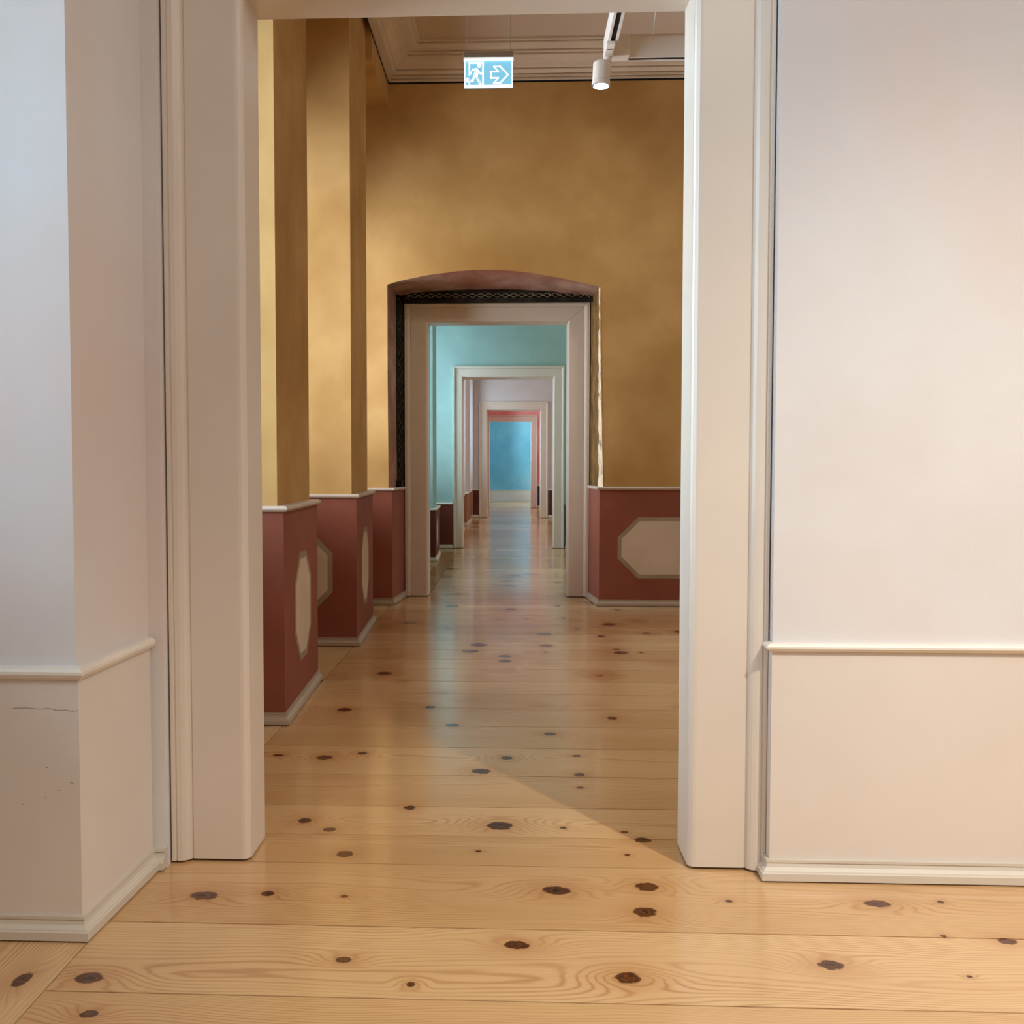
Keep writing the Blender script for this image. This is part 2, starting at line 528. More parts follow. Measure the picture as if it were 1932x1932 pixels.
# ------------------------------------------------------------------ floor: boards laid across, border boards laid along the windows
def make_floor():
    v, f, uv, bd = [], [], [], []

    def board(x0, x1, y0, y1, along_x, rnd):
        g = 0.0025
        k = len(v)
        X0, X1, Y0, Y1 = x0 + (0 if along_x else g), x1 - (0 if along_x else g), y0 + (g if along_x else 0), y1 - (g if along_x else 0)
        v.extend([(X0, Y0, 0), (X1, Y0, 0), (X1, Y1, 0), (X0, Y1, 0), (X0, Y0, -0.02), (X1, Y0, -0.02), (X1, Y1, -0.02), (X0, Y1, -0.02)])
        fs = [(0, 1, 2, 3), (0, 4, 5, 1), (1, 5, 6, 2), (2, 6, 7, 3), (3, 7, 4, 0)]
        for fc in fs:
            f.append(tuple(i + k for i in fc))
            for i in fc:
                x, y, _ = v[i + k]
                if along_x:
                    uv.append((x, y))
                    bd.append(((y - y0) / (y1 - y0) - 0.5, rnd))
                else:
                    uv.append((y, x))
                    bd.append(((x - x0) / (x1 - x0) - 0.5, rnd))
    ys = [-3.6, -3.2, -2.85, -2.45, -2.1, -1.7, -1.35, -0.95, -0.6, -0.2, 0.15, 0.5, 0.85, 1.22, 1.58, 1.94, 2.306, 2.675, 3.107, 3.356, 3.649, 4.024, 4.432, 4.808, 5.172]
    while ys[-1] < 36.2:
        ys.append(ys[-1] + random.uniform(0.30, 0.40))
    for a, b in zip(ys[:-1], ys[1:]):
        xl = -1.12 if b < 9.9 else (-0.84 if b < 15.9 else -1.12)
        cuts = [xl]
        x = xl + random.uniform(4, 7)
        while x < XR:
            cuts.append(x)
            x += 5
        cuts.append(XR)
        for c, d in zip(cuts[:-1], cuts[1:]):
            board(c, d, a, b, True, random.random())
    for (xa, ya, yb) in ((-1.12, -3.6, 9.9), (-0.84, 9.9, 15.9), (-1.12, 15.9, 36.3)):
        x = xa
        while x > -2.1:
            board(x - 0.34, x - 0.0015, ya, yb, False, random.random())
            x -= 0.34
    me = bpy.data.meshes.new('floor')
    # dark gap below the joints
    k = len(v)
    v.extend([(-2.3, -3.6, -0.012), (XR, -3.6, -0.012), (XR, 36.4, -0.012), (-2.3, 36.4, -0.012)])
    f.append((k, k + 1, k + 2, k + 3))
    uv += [(0, 0)] * 4
    bd += [(0, 0)] * 4
    me.from_pydata(v, [], f)
    l1 = me.uv_layers.new(name='grain')
    l2 = me.uv_layers.new(name='board')
    for i, (p, q) in enumerate(zip(uv, bd)):
        l1.data[i].uv = p
        l2.data[i].uv = q
    me.materials.append(M['pine'])
    me.materials.append(M['black'])
    me.polygons[-1].material_index = 1
    o = bpy.data.objects.new('floor', me)
    COL.objects.link(o)
    struct(o, 'wide knotty pine floorboards running through all the rooms', 'floor')


make_floor()

# ------------------------------------------------------------------ profiles (o, z)
def dado_prof(t, z1):
    return [(-0.02, 0), (t, 0), (t, z1), (-0.02, z1)]


def rail_prof(t, z0, z1, out):
    h = z1 - z0
    return [(t - 0.006, z0), (t + out * 0.45, z0), (t + out * 0.75, z0 + h * 0.18), (t + out, z0 + h * 0.42), (t + out, z0 + h * 0.66),
            (t + out * 0.8, z0 + h * 0.84), (t + out * 0.55, z0 + h * 0.88), (t + out * 0.5, z1), (-0.02, z1), (-0.02, z0)]


def base_prof(t, h, out, z0=0.005):
    return [(-0.01, z0), (t + out, z0), (t + out, h * 0.42), (t + out * 0.86, h * 0.46), (t + out * 0.80, h * 0.52), (t + out * 0.42, h * 0.66), (t + out * 0.30, h * 0.84),
            (t + out * 0.42, h * 0.88), (t + out * 0.42, h), (-0.01, h)]


def octagon(cx, cz, w, h, cut):
    a, b = w / 2, h / 2
    return [(cx - a + cut, cz - b), (cx + a - cut, cz - b), (cx + a, cz - b + cut), (cx + a, cz + b - cut), (cx + a - cut, cz + b), (cx - a + cut, cz + b), (cx - a, cz + b - cut), (cx - a, cz - b + cut)]


def octo_on(parent, p0, p1, s, z, w, h, cut, bw=0.035):
    """painted octagon on the vertical plane through p0->p1, centre at distance s from p0"""
    p0, p1 = Vector(p0), Vector(p1)
    d = (p1 - p0).normalized()
    n = Vector((d.y, -d.x))
    mb = MB()
    outer = octagon(0, 0, w, h, cut)
    inner = octagon(0, 0, w - 2 * bw, h - 2 * bw, cut - bw * 0.58)

    def P(u, zz, o):
        q = p0 + d * (s + u) + n * o
        return (q.x, q.y, z + zz)
    va = [P(u, zz, 0.0012) for u, zz in outer] + [P(u, zz, 0.0012) for u, zz in inner]
    mb.add(va, [(i, (i + 1) % 8, 8 + (i + 1) % 8, 8 + i) for i in range(8)], 0)
    mb.add([P(u, zz, 0.0012) for u, zz in inner], [tuple(range(8))], 1)
    mb.add([P(u, zz, 0.0012) for u, zz in outer] + [P(u, zz, -0.002) for u, zz in outer], [(i, (i + 1) % 8, 8 + (i + 1) % 8, 8 + i) for i in range(8)], 0)
    o = mb.build('painted_panel', [M['panel_edge'], M['panel']], parent)
    o['label'] = 'grey octagon painted on the dado with a darker stone border'
    return o


COUNT = {'trim': 0, 'window': 0}


def trim_name():
    COUNT['trim'] += 1
    return 'trim_%d' % COUNT['trim']


# ------------------------------------------------------------------ window walls (left side) room by room
def left_wall(room, y0, y1, xw, xts, mat, label):
    """solid piers between niches, lintels over them and the outer wall with window holes.  xts: taper list of pier faces"""
    ns = [(a, b) for (a, b, r, p) in NICHES if r == room]
    mb = MB()
    cuts = [y0] + [v for n in ns for v in n] + [y1]
    for i in range(0, len(cuts), 2):
        a, b = cuts[i], cuts[i + 1]
        if b - a < 0.02:
            continue
        xa, xb = xts.get(i // 2, (xw, xw))
        mb.prism_xy([(XO - 0.01, a), (xa, a), (xb, b), (XO - 0.01, b)], 0, CEIL + 0.05)
    for (a, b) in ns:
        mb.prism_xy([(XO - 0.01, a - 0.001), (xw, a - 0.001), (xw, b + 0.001), (XO - 0.01, b + 0.001)], 4.45, CEIL + 0.05)
    wy0, wy1 = y0, y1
    # outer wall
    for i in range(0, len(cuts), 2):
        a, b = cuts[i], cuts[i + 1]
        mb.box(XO - 0.25, XO, a - (0.10 if i else 0), b + (0.10 if i + 2 < len(cuts) else 0), 0, CEIL + 0.05)
    for (a, b) in ns:
        mb.box(XO - 0.25, XO, a, b, 0, 0.98)
        mb.box(XO - 0.25, XO, a, b, 3.60, CEIL + 0.05)
    o = mb.build('wall_left', mat)
    struct(o, label, 'wall')
    for (a, b) in ns:
        window(a + 0.10, b - 0.10)
    return ns


def window(a, b):
    COUNT['window'] += 1
    e = empty('window_%d' % COUNT['window'], (XO - 0.14, (a + b) / 2, 0.98))
    struct(e, 'tall white casement window at the back of a niche', 'window')
    e['group'] = 'tall casement windows at the back of the niches'
    L = lambda mb: [mb.v.__setitem__(i, (q[0] - e.location.x, q[1] - e.location.y, q[2] - e.location.z)) for i, q in enumerate(mb.v)]
    x0, x1 = XO - 0.17, XO - 0.11
    fr = MB()
    fr.box(x0, x1, a, b, 0.98, 1.04)
    fr.box(x0, x1, a, b, 3.54, 3.60)
    fr.box(x0, x1, a, a + 0.06, 1.04, 3.54)
    fr.box(x0, x1, b - 0.06, b, 1.04, 3.54)
    c = (a + b) / 2
    fr.box(x0 + 0.005, x1 - 0.005, c - 0.035, c + 0.035, 1.04, 3.54)
    fr.box(x0 + 0.005, x1 - 0.005, a + 0.06, b - 0.06, 2.86, 2.93)
    for z in (1.62, 2.25):
        fr.box(x0 + 0.015, x1 - 0.015, a + 0.06, b - 0.06, z - 0.012, z + 0.012)
    L(fr)
    fr.build('window_frame', M['casing'], e)
    g = MB().box(XO - 0.143, XO - 0.139, a + 0.05, b - 0.05, 1.03, 3.55)
    L(g)
    g.build('window_pane', M['glass'], e)
    s = MB().box(XO - 0.11, XO + 0.03, a - 0.02, b + 0.02, 0.955, 0.98)
    L(s)
    s.build('window_sill', M['rail'], e)


def left_path(room, y0, y1, xw, xts, close=None):
    ns = [(a, b) for (a, b, r, p) in NICHES if r == room]
    cuts = [y0] + [v for n in ns for v in n] + [y1]
    path = []
    for i in range(0, len(cuts), 2):
        a, b = cuts[i], cuts[i + 1]
        xa, xb = xts.get(i // 2, (xw, xw))
        if i > 0:
            path += [(XO, a)]
        if b - a >= 0.02:
            path += [(xa, a), (xb, b)]
        if i + 2 < len(cuts):
            path += [(XO, b)]
    return path


def u_wall(name, y0, y1, xl, xr, zt, mat, label, x0=-2.2, outline=None):
    pts = [(x0, 0)] + (outline or [(xl, 0), (xl, zt), (xr, zt), (xr, 0)]) + [(XR + 0.2, 0), (XR + 0.2, CEIL + 0.05), (x0, CEIL + 0.05)]
    o = MB().prism_xz(pts, y0, y1).build(name, mat)
    struct(o, label, 'wall')
    return o


def dressed(path, t, zr0, zr1, rout, hb, bout, dmat, where, rail=M['rail'], base=M['base'], do=('d', 'r', 'b'), side='left'):
    objs = {}
    if 'd' in do:
        o = MB().sweep(path, dado_prof(t, (zr0 + zr1) / 2)).build('wall_' + side, dmat)
        struct(o, 'painted dado below the rail, ' + where, 'dado')
        objs['d'] = o
    if 'r' in do:
        o = MB().sweep(path, rail_prof(t, zr0, zr1, rout)).build(trim_name(), rail)
        struct(o, 'white moulded dado rail, ' + where, 'dado rail')
        objs['r'] = o
    if 'b' in do:
        o = MB().sweep(path, base_prof(t, hb, bout)).build('baseboard_' + side, base)
        struct(o, 'stepped painted baseboard, ' + where, 'baseboard')
        objs['b'] = o
    return objs


# casing: fractions of the width outwards from the opening, protrusion towards the camera
CAS = [(0, -0.05), (0, -0.022), (0.02, -0.010), (0.06, -0.002), (0.10, 0.0), (0.735, 0.0), (0.740, -0.003), (0.752, -0.003), (0.757, 0.0), (0.775, 0.008), (0.81, 0.015),
       (0.86, 0.020), (0.92, 0.022), (0.93, 0.019), (0.945, 0.019), (0.955, 0.024), (0.99, 0.024), (1.0, 0.020), (1.0, -0.05)]


def door(n, y, yb, xl, xr, zt, wl, wr, wt, label, mat=None, z0=0.008, prof=CAS):
    mat = mat or M['casing']
    e = empty('door_%d' % n, ((xl + xr) / 2, y, 0))
    struct(e, label, 'doorway')
    ox, oy = e.location.x, e.location.y
    g = 0.0006
    m = len(prof)

    def piece(name, A, B):
        v = [(x - ox, yy - oy, z) for x, yy, z in A + B]
        f = [tuple(range(m)), tuple(range(2 * m - 1, m - 1, -1))] + [(i, (i + 1) % m, m + (i + 1) % m, m + i) for i in range(m)]
        build(name, v, f, mat, e)
    piece('casing_side', [(xl - o * wl, y - p, z0) for o, p in prof], [(xl - o * wl - g, y - p, zt + o * wt - g) for o, p in prof])
    piece('casing_side', [(xr + o * wr, y - p, z0) for o, p in prof], [(xr + o * wr + g, y - p, zt + o * wt - g) for o, p in prof])
    piece('casing_head', [(xl - o * wl + g, y - p, zt + o * wt + g) for o, p in prof], [(xr + o * wr - g, y - p, zt + o * wt + g) for o, p in prof])
    jb = MB()
    t = 0.03
    for (a, b, c, d) in ((xl - t, xl, z0, zt + t), (xr, xr + t, z0, zt + t), (xl, xr, zt, zt + t)):
        jb.box(a - ox, b - ox, y + 0.0215 - oy, yb - oy, c, d)
    jb.build('door_jamb', mat, e)
    return e


# ================================================================== ROOM 1 (the white room the camera stands in)
XT1 = {1: (-1.14, -1.14), 2: (-1.153, -1.133)}
left_wall(1, -3.5, 3.05, -1.14, XT1, M['white_wall'], 'white window wall of the near room with deep niches')
p1 = left_path(1, -3.5, 3.05, -1.14, XT1)
dressed(p1[:-1] + [(-1.1335, 3.036)], 0.010, 0.694, 0.727, 0.018, 0.064, 0.026, M['cream_dado'], 'around the near white pier at the left edge', do=('d', 'r'))
dressed(p1[:-1] + [(-1.133, 3.05), (-1.085, 3.05)], 0.010, 0.69, 0.73, 0.018, 0.064, 0.026, M['cream_dado'], 'around the near white pier at the left edge', do=('b',))
# hairline cracks in the plaster of the near pier
def crack(pts, w=0.0011):
    mb = MB()
    for a, b in zip(pts[:-1], pts[1:]):
        a, b = Vector(a), Vector(b)
        mb.add([a + Vector((0, 0, w / 2)), b + Vector((0, 0, w / 2)), b - Vector((0, 0, w / 2)), a - Vector((0, 0, w / 2)),
                a + Vector((0, 0.002, w / 2)), b + Vector((0, 0.002, w / 2)), b + Vector((0, 0.002, -w / 2)), a + Vector((0, 0.002, -w / 2))],
               [(0, 1, 2, 3), (0, 1, 5, 4), (3, 2, 6, 7)])
    return mb


cy = 2.58 - 0.0104
cr = crack([(-1.32, cy, 0.616), (-1.28, cy, 0.617), (-1.25, cy, 0.6145), (-1.222, cy, 0.6165), (-1.20, cy, 0.611), (-1.178, cy, 0.613), (-1.160, cy, 0.609), (-1.146, cy, 0.612)])
for (x, z, l) in ((-1.235, 0.46, .006), (-1.205, 0.40, .008), (-1.24, 0.38, .005), (-1.30, 0.36, .006), (-1.17, 0.42, .009)):
    k = crack([(x, cy, z), (x + l, cy, z - 0.002)], 0.0013)
    cr.add(k.v, k.f)
cko = cr.build('plaster_crack', M['crack'], bpy.data.objects['wall_left'])
cko.matrix_parent_inverse.identity()
# door wall of room 1
u_wall('wall_front', 3.05, 3.15, -1.086, 0.7755, 2.93, M['white_wall'], 'white wall around the nearest doorway')
u_wall('wall_front', 3.16, 3.30, -0.86, 0.565, 2.72, M['mustard'], 'mustard side of the wall of the nearest doorway')
dressed([(0.782, 3.13), (0.782, 3.05), (XR, 3.05)], 0.010, 0.697, 0.722, 0.018, 0.064, 0.026, M['cream_dado'], 'right of the nearest doorway', side='front')
door(1, 3.105, 3.302, -0.838, 0.538, 2.70, 0.243, 0.234, 0.22, 'nearest doorway with a wide moulded warm white casing')
o = MB().box(XR, XR + 0.2, -3.5, 36.4, 0, CEIL + 0.05).build('wall_right', M['white_wall'])
struct(o, 'white long right wall out of view', 'wall')
o = MB().box(-2.2, XR + 0.2, -3.7, -3.5, 0, CEIL + 0.05).build('wall_back', M['white_wall'])
struct(o, 'white wall behind the viewer', 'wall')
for nm, ya, yb, mt in (('near white', -3.7, 3.2, 'ceiling'), ('mustard', 3.2, 9.6, 'ceiling'), ('sea green', 9.6, 15.9, 'ceiling'), ('pale lilac', 15.9, 25.1, 'ceiling'), ('rose', 25.1, 31.1, 'ceiling'), ('blue', 31.1, 36.5, 'ceiling')):
    o = MB().box(-2.2, XR + 0.2, ya, yb, CEIL, CEIL + 0.15).build('ceiling', M[mt])
    struct(o, 'plain ceiling of the %s room' % nm, 'ceiling')

# ================================================================== ROOM 2 (mustard)
XT2 = {0: (-1.15, -1.15), 1: (-1.152, -1.190), 2: (-1.140, -1.184), 3: (-1.144, -1.144)}
left_wall(2, 3.30, 9.08, -1.135, XT2, M['mustard'], 'mustard window wall with tall piers and deep niches')
p2 = left_path(2, 3.30, 9.08, -1.135, XT2)
p2 = p2[:-1] if p2[-1] == p2[-2] else p2
p2 = [q for q in p2]
path2 = p2 + [(-1.144, 9.08), (-1.100, 9.665)]
path2d = [(x, y) for x, y in path2]
d = dressed(path2d, 0.038, 1.034, 1.062, 0.022, 0.060, 0.024, M['red_dado'], 'around the mustard piers', rail=M['rail2'], base=M['base2'])
wl = d['d']
# octagons on the dado of the piers
D2 = lambda x, y: (x, y)
octo_on(wl, (-1.152 + 0.038, 4.83), (-1.190 + 0.038, 5.78), 0.50, 0.515, 0.50, 0.57, 0.15)
octo_on(wl, (-1.140 + 0.038, 6.98), (-1.184 + 0.038, 8.03), 0.52, 0.515, 0.50, 0.57, 0.15)
octo_on(wl, (XO, 4.83 - 0.038), (-1.152, 4.83 - 0.038), 0.40, 0.515, 0.56, 0.57, 0.15)
octo_on(wl, (XO, 6.98 - 0.038), (-1.140, 6.98 - 0.038), 0.40, 0.515, 0.56, 0.57, 0.15)
octo_on(wl, (XO, 9.08 - 0.038), (-1.144, 9.08 - 0.038), 0.36, 0.515, 0.50, 0.57, 0.15)
# end wall with the rough arched opening
ARCH = []
for i in range(25):
    t = i / 24
    x = -1.150 + t * (0.752 + 1.150)
    base = 2.885 + t * (2.852 - 2.885)
    z = base + 0.142 * (1 - abs(2 * (t ** 1.0) - 0.97) ** 1.75 / 1.0)
    if t in (0, 1):
        z = base
    ARCH.append((x, max(base, z) + random.uniform(-0.002, 0.002)))
outl = [(-1.144, 0), (-1.146, 1.2), (-1.150, 2.0)] + ARCH + [(0.756, 2.4), (0.768, 1.9), (0.778, 1.4), (0.790, 1.1), (0.790, 0)]
u_wall('wall_front', 9.08, 9.68, 0, 0, 0, M['mustard'], 'mustard end wall with a rough arched recess round the second doorway', outline=outl)
rp = [(0.735, 9.66), (0.786, 9.08), (XR, 9.08)]
d = dressed(rp, 0.036, 1.045, 1.075, 0.022, 0.062, 0.024, M['red_dado'], 'right of the second doorway', side='front', rail=M['rail2'], base=M['base2'])
octo_on(d['d'], (0.786, 9.08 - 0.036), (XR, 9.08 - 0.036), 0.131 + 0.45, 0.527, 0.90, 0.548, 0.18)
octo_on(d['d'], (0.786, 9.08 - 0.036), (XR, 9.08 - 0.036), 1.9, 0.527, 0.90, 0.548, 0.18)

# lining of the arched recess
def portal():
    mb = MB()
    fr = [(-1.144, 1.05), (-1.146, 1.5), (-1.150, 2.2)] + ARCH
    ring0 = [(x + 0.001 * (1 if x < 0 else -1), 9.079, z - 0.001) for x, z in fr]

    def back(x, z, yy, k):
        # moves in towards the door frame
        nx = x
        if x < -1.1:
            nx = x + 0.026 * k
        nx = max(nx, -1.15 + 0.026 * k)
        nz = z - (z - 2.87) * 0.55 * k - 0.010 * k if z > 2.8 else z
        return (nx, yy, nz)
    rings = [ring0]
    for k, yy in ((0.12, 9.12), (0.35, 9.22), (0.55, 9.30), (0.8, 9.40), (1.0, 9.50), (1.15, 9.64)):
        rings.append([back(x, z, yy, k + (random.uniform(-0.06, 0.06) if 0 < i < len(fr) - 1 else 0)) for i, (x, z) in enumerate(fr)])
    n = len(fr)
    v = [p for r in rings for p in r]
    f = [(i * n + j, i * n + j + 1, (i + 1) * n + j + 1, (i + 1) * n + j) for i in range(len(rings) - 1) for j in range(n - 1)]
    mb.add(v, f)
    e = empty(trim_name(), (0, 9.5, 1.06))
    struct(e, 'old portal of rough red stone and blackened carved oak around the second doorway', 'portal')
    mb.v = [(x, y - 9.5, z - 1.06) for x, y, z in mb.v]
    mb.build('stone_lining', M['stone_red'], e)

    def part(mb, name, mat, **k):
        mb.v = [(x, y - 9.5, z - 1.06) for x, y, z in mb.v]
        return mb.build(name, mat, e, **k)
    # oak beam over the frame and posts
    bm = MB().box(-1.06, 0.735, 9.56, 9.70, 2.805, 2.905)
    bm.box(-1.06, 0.735, 9.535, 9.56, 2.795, 2.838)
    bm.box(-1.06, 0.735, 9.53, 9.56, 2.885, 2.905)
    part(bm, 'oak_beam', M['old_wood'], bevel=0.004)
    # zig-zag carving: crossing ribs
    cv = MB()
    x = -1.03
    while x < 0.70:
        w = 0.078
        j = random.uniform(-0.002, 0.002)
        cv.tube([(x, 9.553, 2.842 + j), (x + w / 2, 9.545, 2.862), (x + w, 9.553, 2.842 - j)], 0.0042, 6)
        cv.tube([(x, 9.553, 2.882 + j), (x + w / 2, 9.545, 2.864), (x + w, 9.553, 2.882)], 0.0036, 6)
        x += w
    part(cv, 'beam_carving', M['carve'])
    lp = MB().prism_xy([(-1.15, 9.50), (-1.116, 9.50), (-1.066, 9.665), (-1.15, 9.665)], 1.06, 2.90)
    part(lp, 'oak_post', M['old_wood'], bevel=0.004)
    cv = MB()
    z = 1.14
    while z < 2.80:
        h = random.uniform(0.055, 0.12)
        q = [(-1.108, 9.512, z), (-1.088, 9.566 + random.uniform(-.02, .02), z + h * random.uniform(.3, .7)), (-1.108, 9.512, z + h)]
        q2 = [(-1.072, 9.625, z), (-1.094, 9.560, z + h / 2), (-1.072, 9.625, z + h)]
        cv.tube(q, 0.006, 6)
        cv.tube(q2, 0.006, 6)
        z += h
    part(cv, 'post_carving', M['carve_dark'])
    pl = MB().box(-1.145, -1.07, 9.44, 9.66, 1.06, 1.125)
    pl.box(-1.145, -1.085, 9.43, 9.66, 1.075, 1.095)
    part(pl, 'post_foot', M['old_wood'], bevel=0.006)
    # right side: olive strip with painted shade, rough cream edge with painted window light
    rj = MB().prism_xy([(0.755, 9.20), (0.80, 9.20), (0.80, 9.665), (0.712, 9.665)], 1.06, 2.86)
    part(rj, 'shaded_reveal', M['reveal_shade'])
    zs = [1.06 + i * (2.86 - 1.06) / 30 for i in range(31)]
    v, f = [], []
    for i, z in enumerate(zs):
        xf = 0.789 - 0.038 * (z - 1.06) / 1.8 + random.uniform(-0.002, 0.002)
        xb = 0.752 + random.uniform(-0.004, 0.006)
        xm = (xf + xb) / 2 + random.uniform(-0.012, 0.006)
        v += [(xf, 9.078, z), (xm, 9.14 + random.uniform(-.02, .02), z), (xb, 9.205, z), (xb + .05, 9.205, z)]
    for i in range(len(zs) - 1):
        for j in range(3):
            a = i * 4 + j
            f.append((a, a + 1, a + 5, a + 4))
    fp = MB().add(v, f)
    part(fp, 'lit_plaster_edge', M['flaked_lit'])


portal()
u_wall('wall_front', 9.685, 9.80, -0.87, 0.53, 2.67, M['old_wood'], 'dark old masonry behind the frame of the second doorway')
u_wall('wall_front', 9.80, 9.92, -0.87, 0.53, 2.67, M['green'], 'sea green side of the wall of the second doorway')
door(2, 9.665, 9.92, -0.838, 0.497, 2.632, 0.221, 0.208, 0.185, 'second doorway, taupe white mitred casing set in the arched recess')

# cornice of room 2: down z, out o
CORN = [(0.0, 4.665), (0.022, 4.665), (0.022, 4.681), (0.010, 4.684), (0.010, 4.688), (0.036, 4.690), (0.036, 4.706), (0.024, 4.709), (0.024, 4.713), (0.058, 4.716), (0.078, 4.730), (0.078, 4.740), (0.068, 4.744),
        (0.094, 4.752), (0.112, 4.776), (0.146, 4.800), (0.190, 4.814), (0.190, 4.826), (0.180, 4.829), (0.215, 4.834), (0.215, 4.846), (0.206, 4.849), (0.252, 4.860), (0.284, 4.878), (0.284, 4.890), (0.276, 4.893), (0.312, 4.897), (0.312, 4.921), (0.0, 4.921)]
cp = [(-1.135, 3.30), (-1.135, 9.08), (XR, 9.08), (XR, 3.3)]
o = MB().sweep(cp, CORN).sweep(cp, [(0.0, 4.650), (0.004, 4.650), (0.004, 4.6655), (0.0, 4.6655)], 1).build(trim_name(), [M['cornice'], M['black']])  # black strip below the cornice paints in a shadow gap
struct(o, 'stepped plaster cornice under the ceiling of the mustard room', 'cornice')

# ================================================================== ROOM 3 (sea green)
XT3 = {0: (-1.09, -1.09), 1: (-1.09, -1.09), 2: (-1.085, -1.125)}
left_wall(3, 9.92, 15.45, -1.09, XT3, M['green'], 'sea green window wall beyond the second doorway')
p3 = left_path(3, 9.92, 15.45, -1.09, XT3)
path3 = p3 + [(-0.955, 15.45)]
d = dressed(path3, 0.036, 0.675, 0.702, 0.022, 0.06, 0.024, M['deep_dado'], 'around the sea green pier')
octo_on(d['d'], (-1.085 + 0.036, 13.25), (-1.125 + 0.036, 14.4), 0.55, 0.36, 0.42, 0.42, 0.13)
u_wall('wall_front', 15.45, 15.65, -0.94, 0.74, 2.77, M['green'], 'sea green end wall around the third doorway')
u_wall('wall_front', 15.66, 15.95, -0.83, 0.62, 2.66, M['lilac_white'], 'pale side of the wall of the third doorway')
dressed([(0.765, 15.45), (XR, 15.45)], 0.036, 0.675, 0.702, 0.022, 0.06, 0.024, M['deep_dado'], 'right of the third doorway', side='front')
door(3, 15.44, 15.95, -0.807, 0.585, 2.622, 0.140, 0.160, 0.165, 'third doorway with a moulded white casing in the sea green wall')

# ================================================================== ROOM 4 (pale lilac)
XT4 = {0: (-1.02, -1.02), 3: (-1.04, -1.04)}
left_wall(4, 15.95, 24.75, -1.05, XT4, M['lilac_white'], 'pale window wall beyond the third doorway')
p4 = left_path(4, 15.95, 24.75, -1.05, XT4)
d = dressed(p4[:-1], 0.03, 0.675, 0.705, 0.022, 0.08, 0.02, M['ochre_dado'], 'along the pale lilac room')
dressed([(XO, 24.75), (-0.895, 24.75)], 0.028, 0.675, 0.705, 0.022, 0.08, 0.02, M['dark_dado'], 'left of the fourth doorway', side='front')
u_wall('wall_front', 24.75, 24.90, -0.88, 0.79, 2.84, M['lilac_white'], 'pale end wall around the fourth doorway')
u_wall('wall_front', 24.91, 25.30, -0.72, 0.64, 2.68, M['rose'], 'rose side of the wall of the fourth doorway')
dressed([(0.81, 24.75), (XR, 24.75)], 0.03, 0.675, 0.705, 0.022, 0.08, 0.02, M['dark_dado'], 'right of the fourth doorway', side='front')
door(4, 24.745, 25.30, -0.693, 0.615, 2.642, 0.193, 0.185, 0.20, 'fourth doorway with a cream white mitred casing')

# ================================================================== ROOM 5 (rose)
left_wall(5, 25.30, 30.8, -1.10, {}, M['rose'], 'rose window wall beyond the fourth doorway')
p5 = left_path(5, 25.30, 30.8, -1.10, {})
dressed(p5 + [(-0.99, 30.8)], 0.03, 0.675, 0.705, 0.022, 0.08, 0.02, M['teal_dado'], 'along the rose room')
u_wall('wall_front', 30.8, 30.95, -0.96, 0.66, 2.81, M['rose'], 'rose end wall around the fifth doorway')
u_wall('wall_front', 30.96, 31.2, -0.81, 0.50, 2.67, M['blue'], 'blue side of the wall of the fifth doorway')
dressed([(0.69, 30.8), (XR, 30.8)], 0.03, 0.675, 0.705, 0.022, 0.08, 0.02, M['teal_dado'], 'right of the fifth doorway', side='front')
door(5, 30.795, 31.2, -0.783, 0.478, 2.640, 0.185, 0.195, 0.185, 'fifth and farthest doorway with a white casing')

# ================================================================== ROOM 6 (blue)
left_wall(6, 31.2, 36.2, -1.15, {}, M['blue'], 'blue window wall of the farthest room')
p6 = left_path(6, 31.2, 36.2, -1.15, {})
o = MB().box(-2.2, XR + 0.2, 36.2, 36.4, 0, CEIL + 0.05).build('wall_front', M['blue'])
struct(o, 'bright blue end wall of the farthest room', 'wall')
dressed(p6 + [(XR, 36.2)], 0.03, 0.40, 0.43, 0.02, 0.05, 0.02, M['cream_dado'], 'below the farthest blue wall', side='front')

# ================================================================== THINGS
# ---- exit sign
BLUE_E = emit('exit_sign_blue', (116, 186, 216), 0.95)
WHITE_E = emit('exit_sign_white', (250, 252, 255), 1.1)
CORE_E = emit('exit_sign_core_blue', (96, 150, 176), 0.7)  # darker blue of the core lines along the figure's limbs


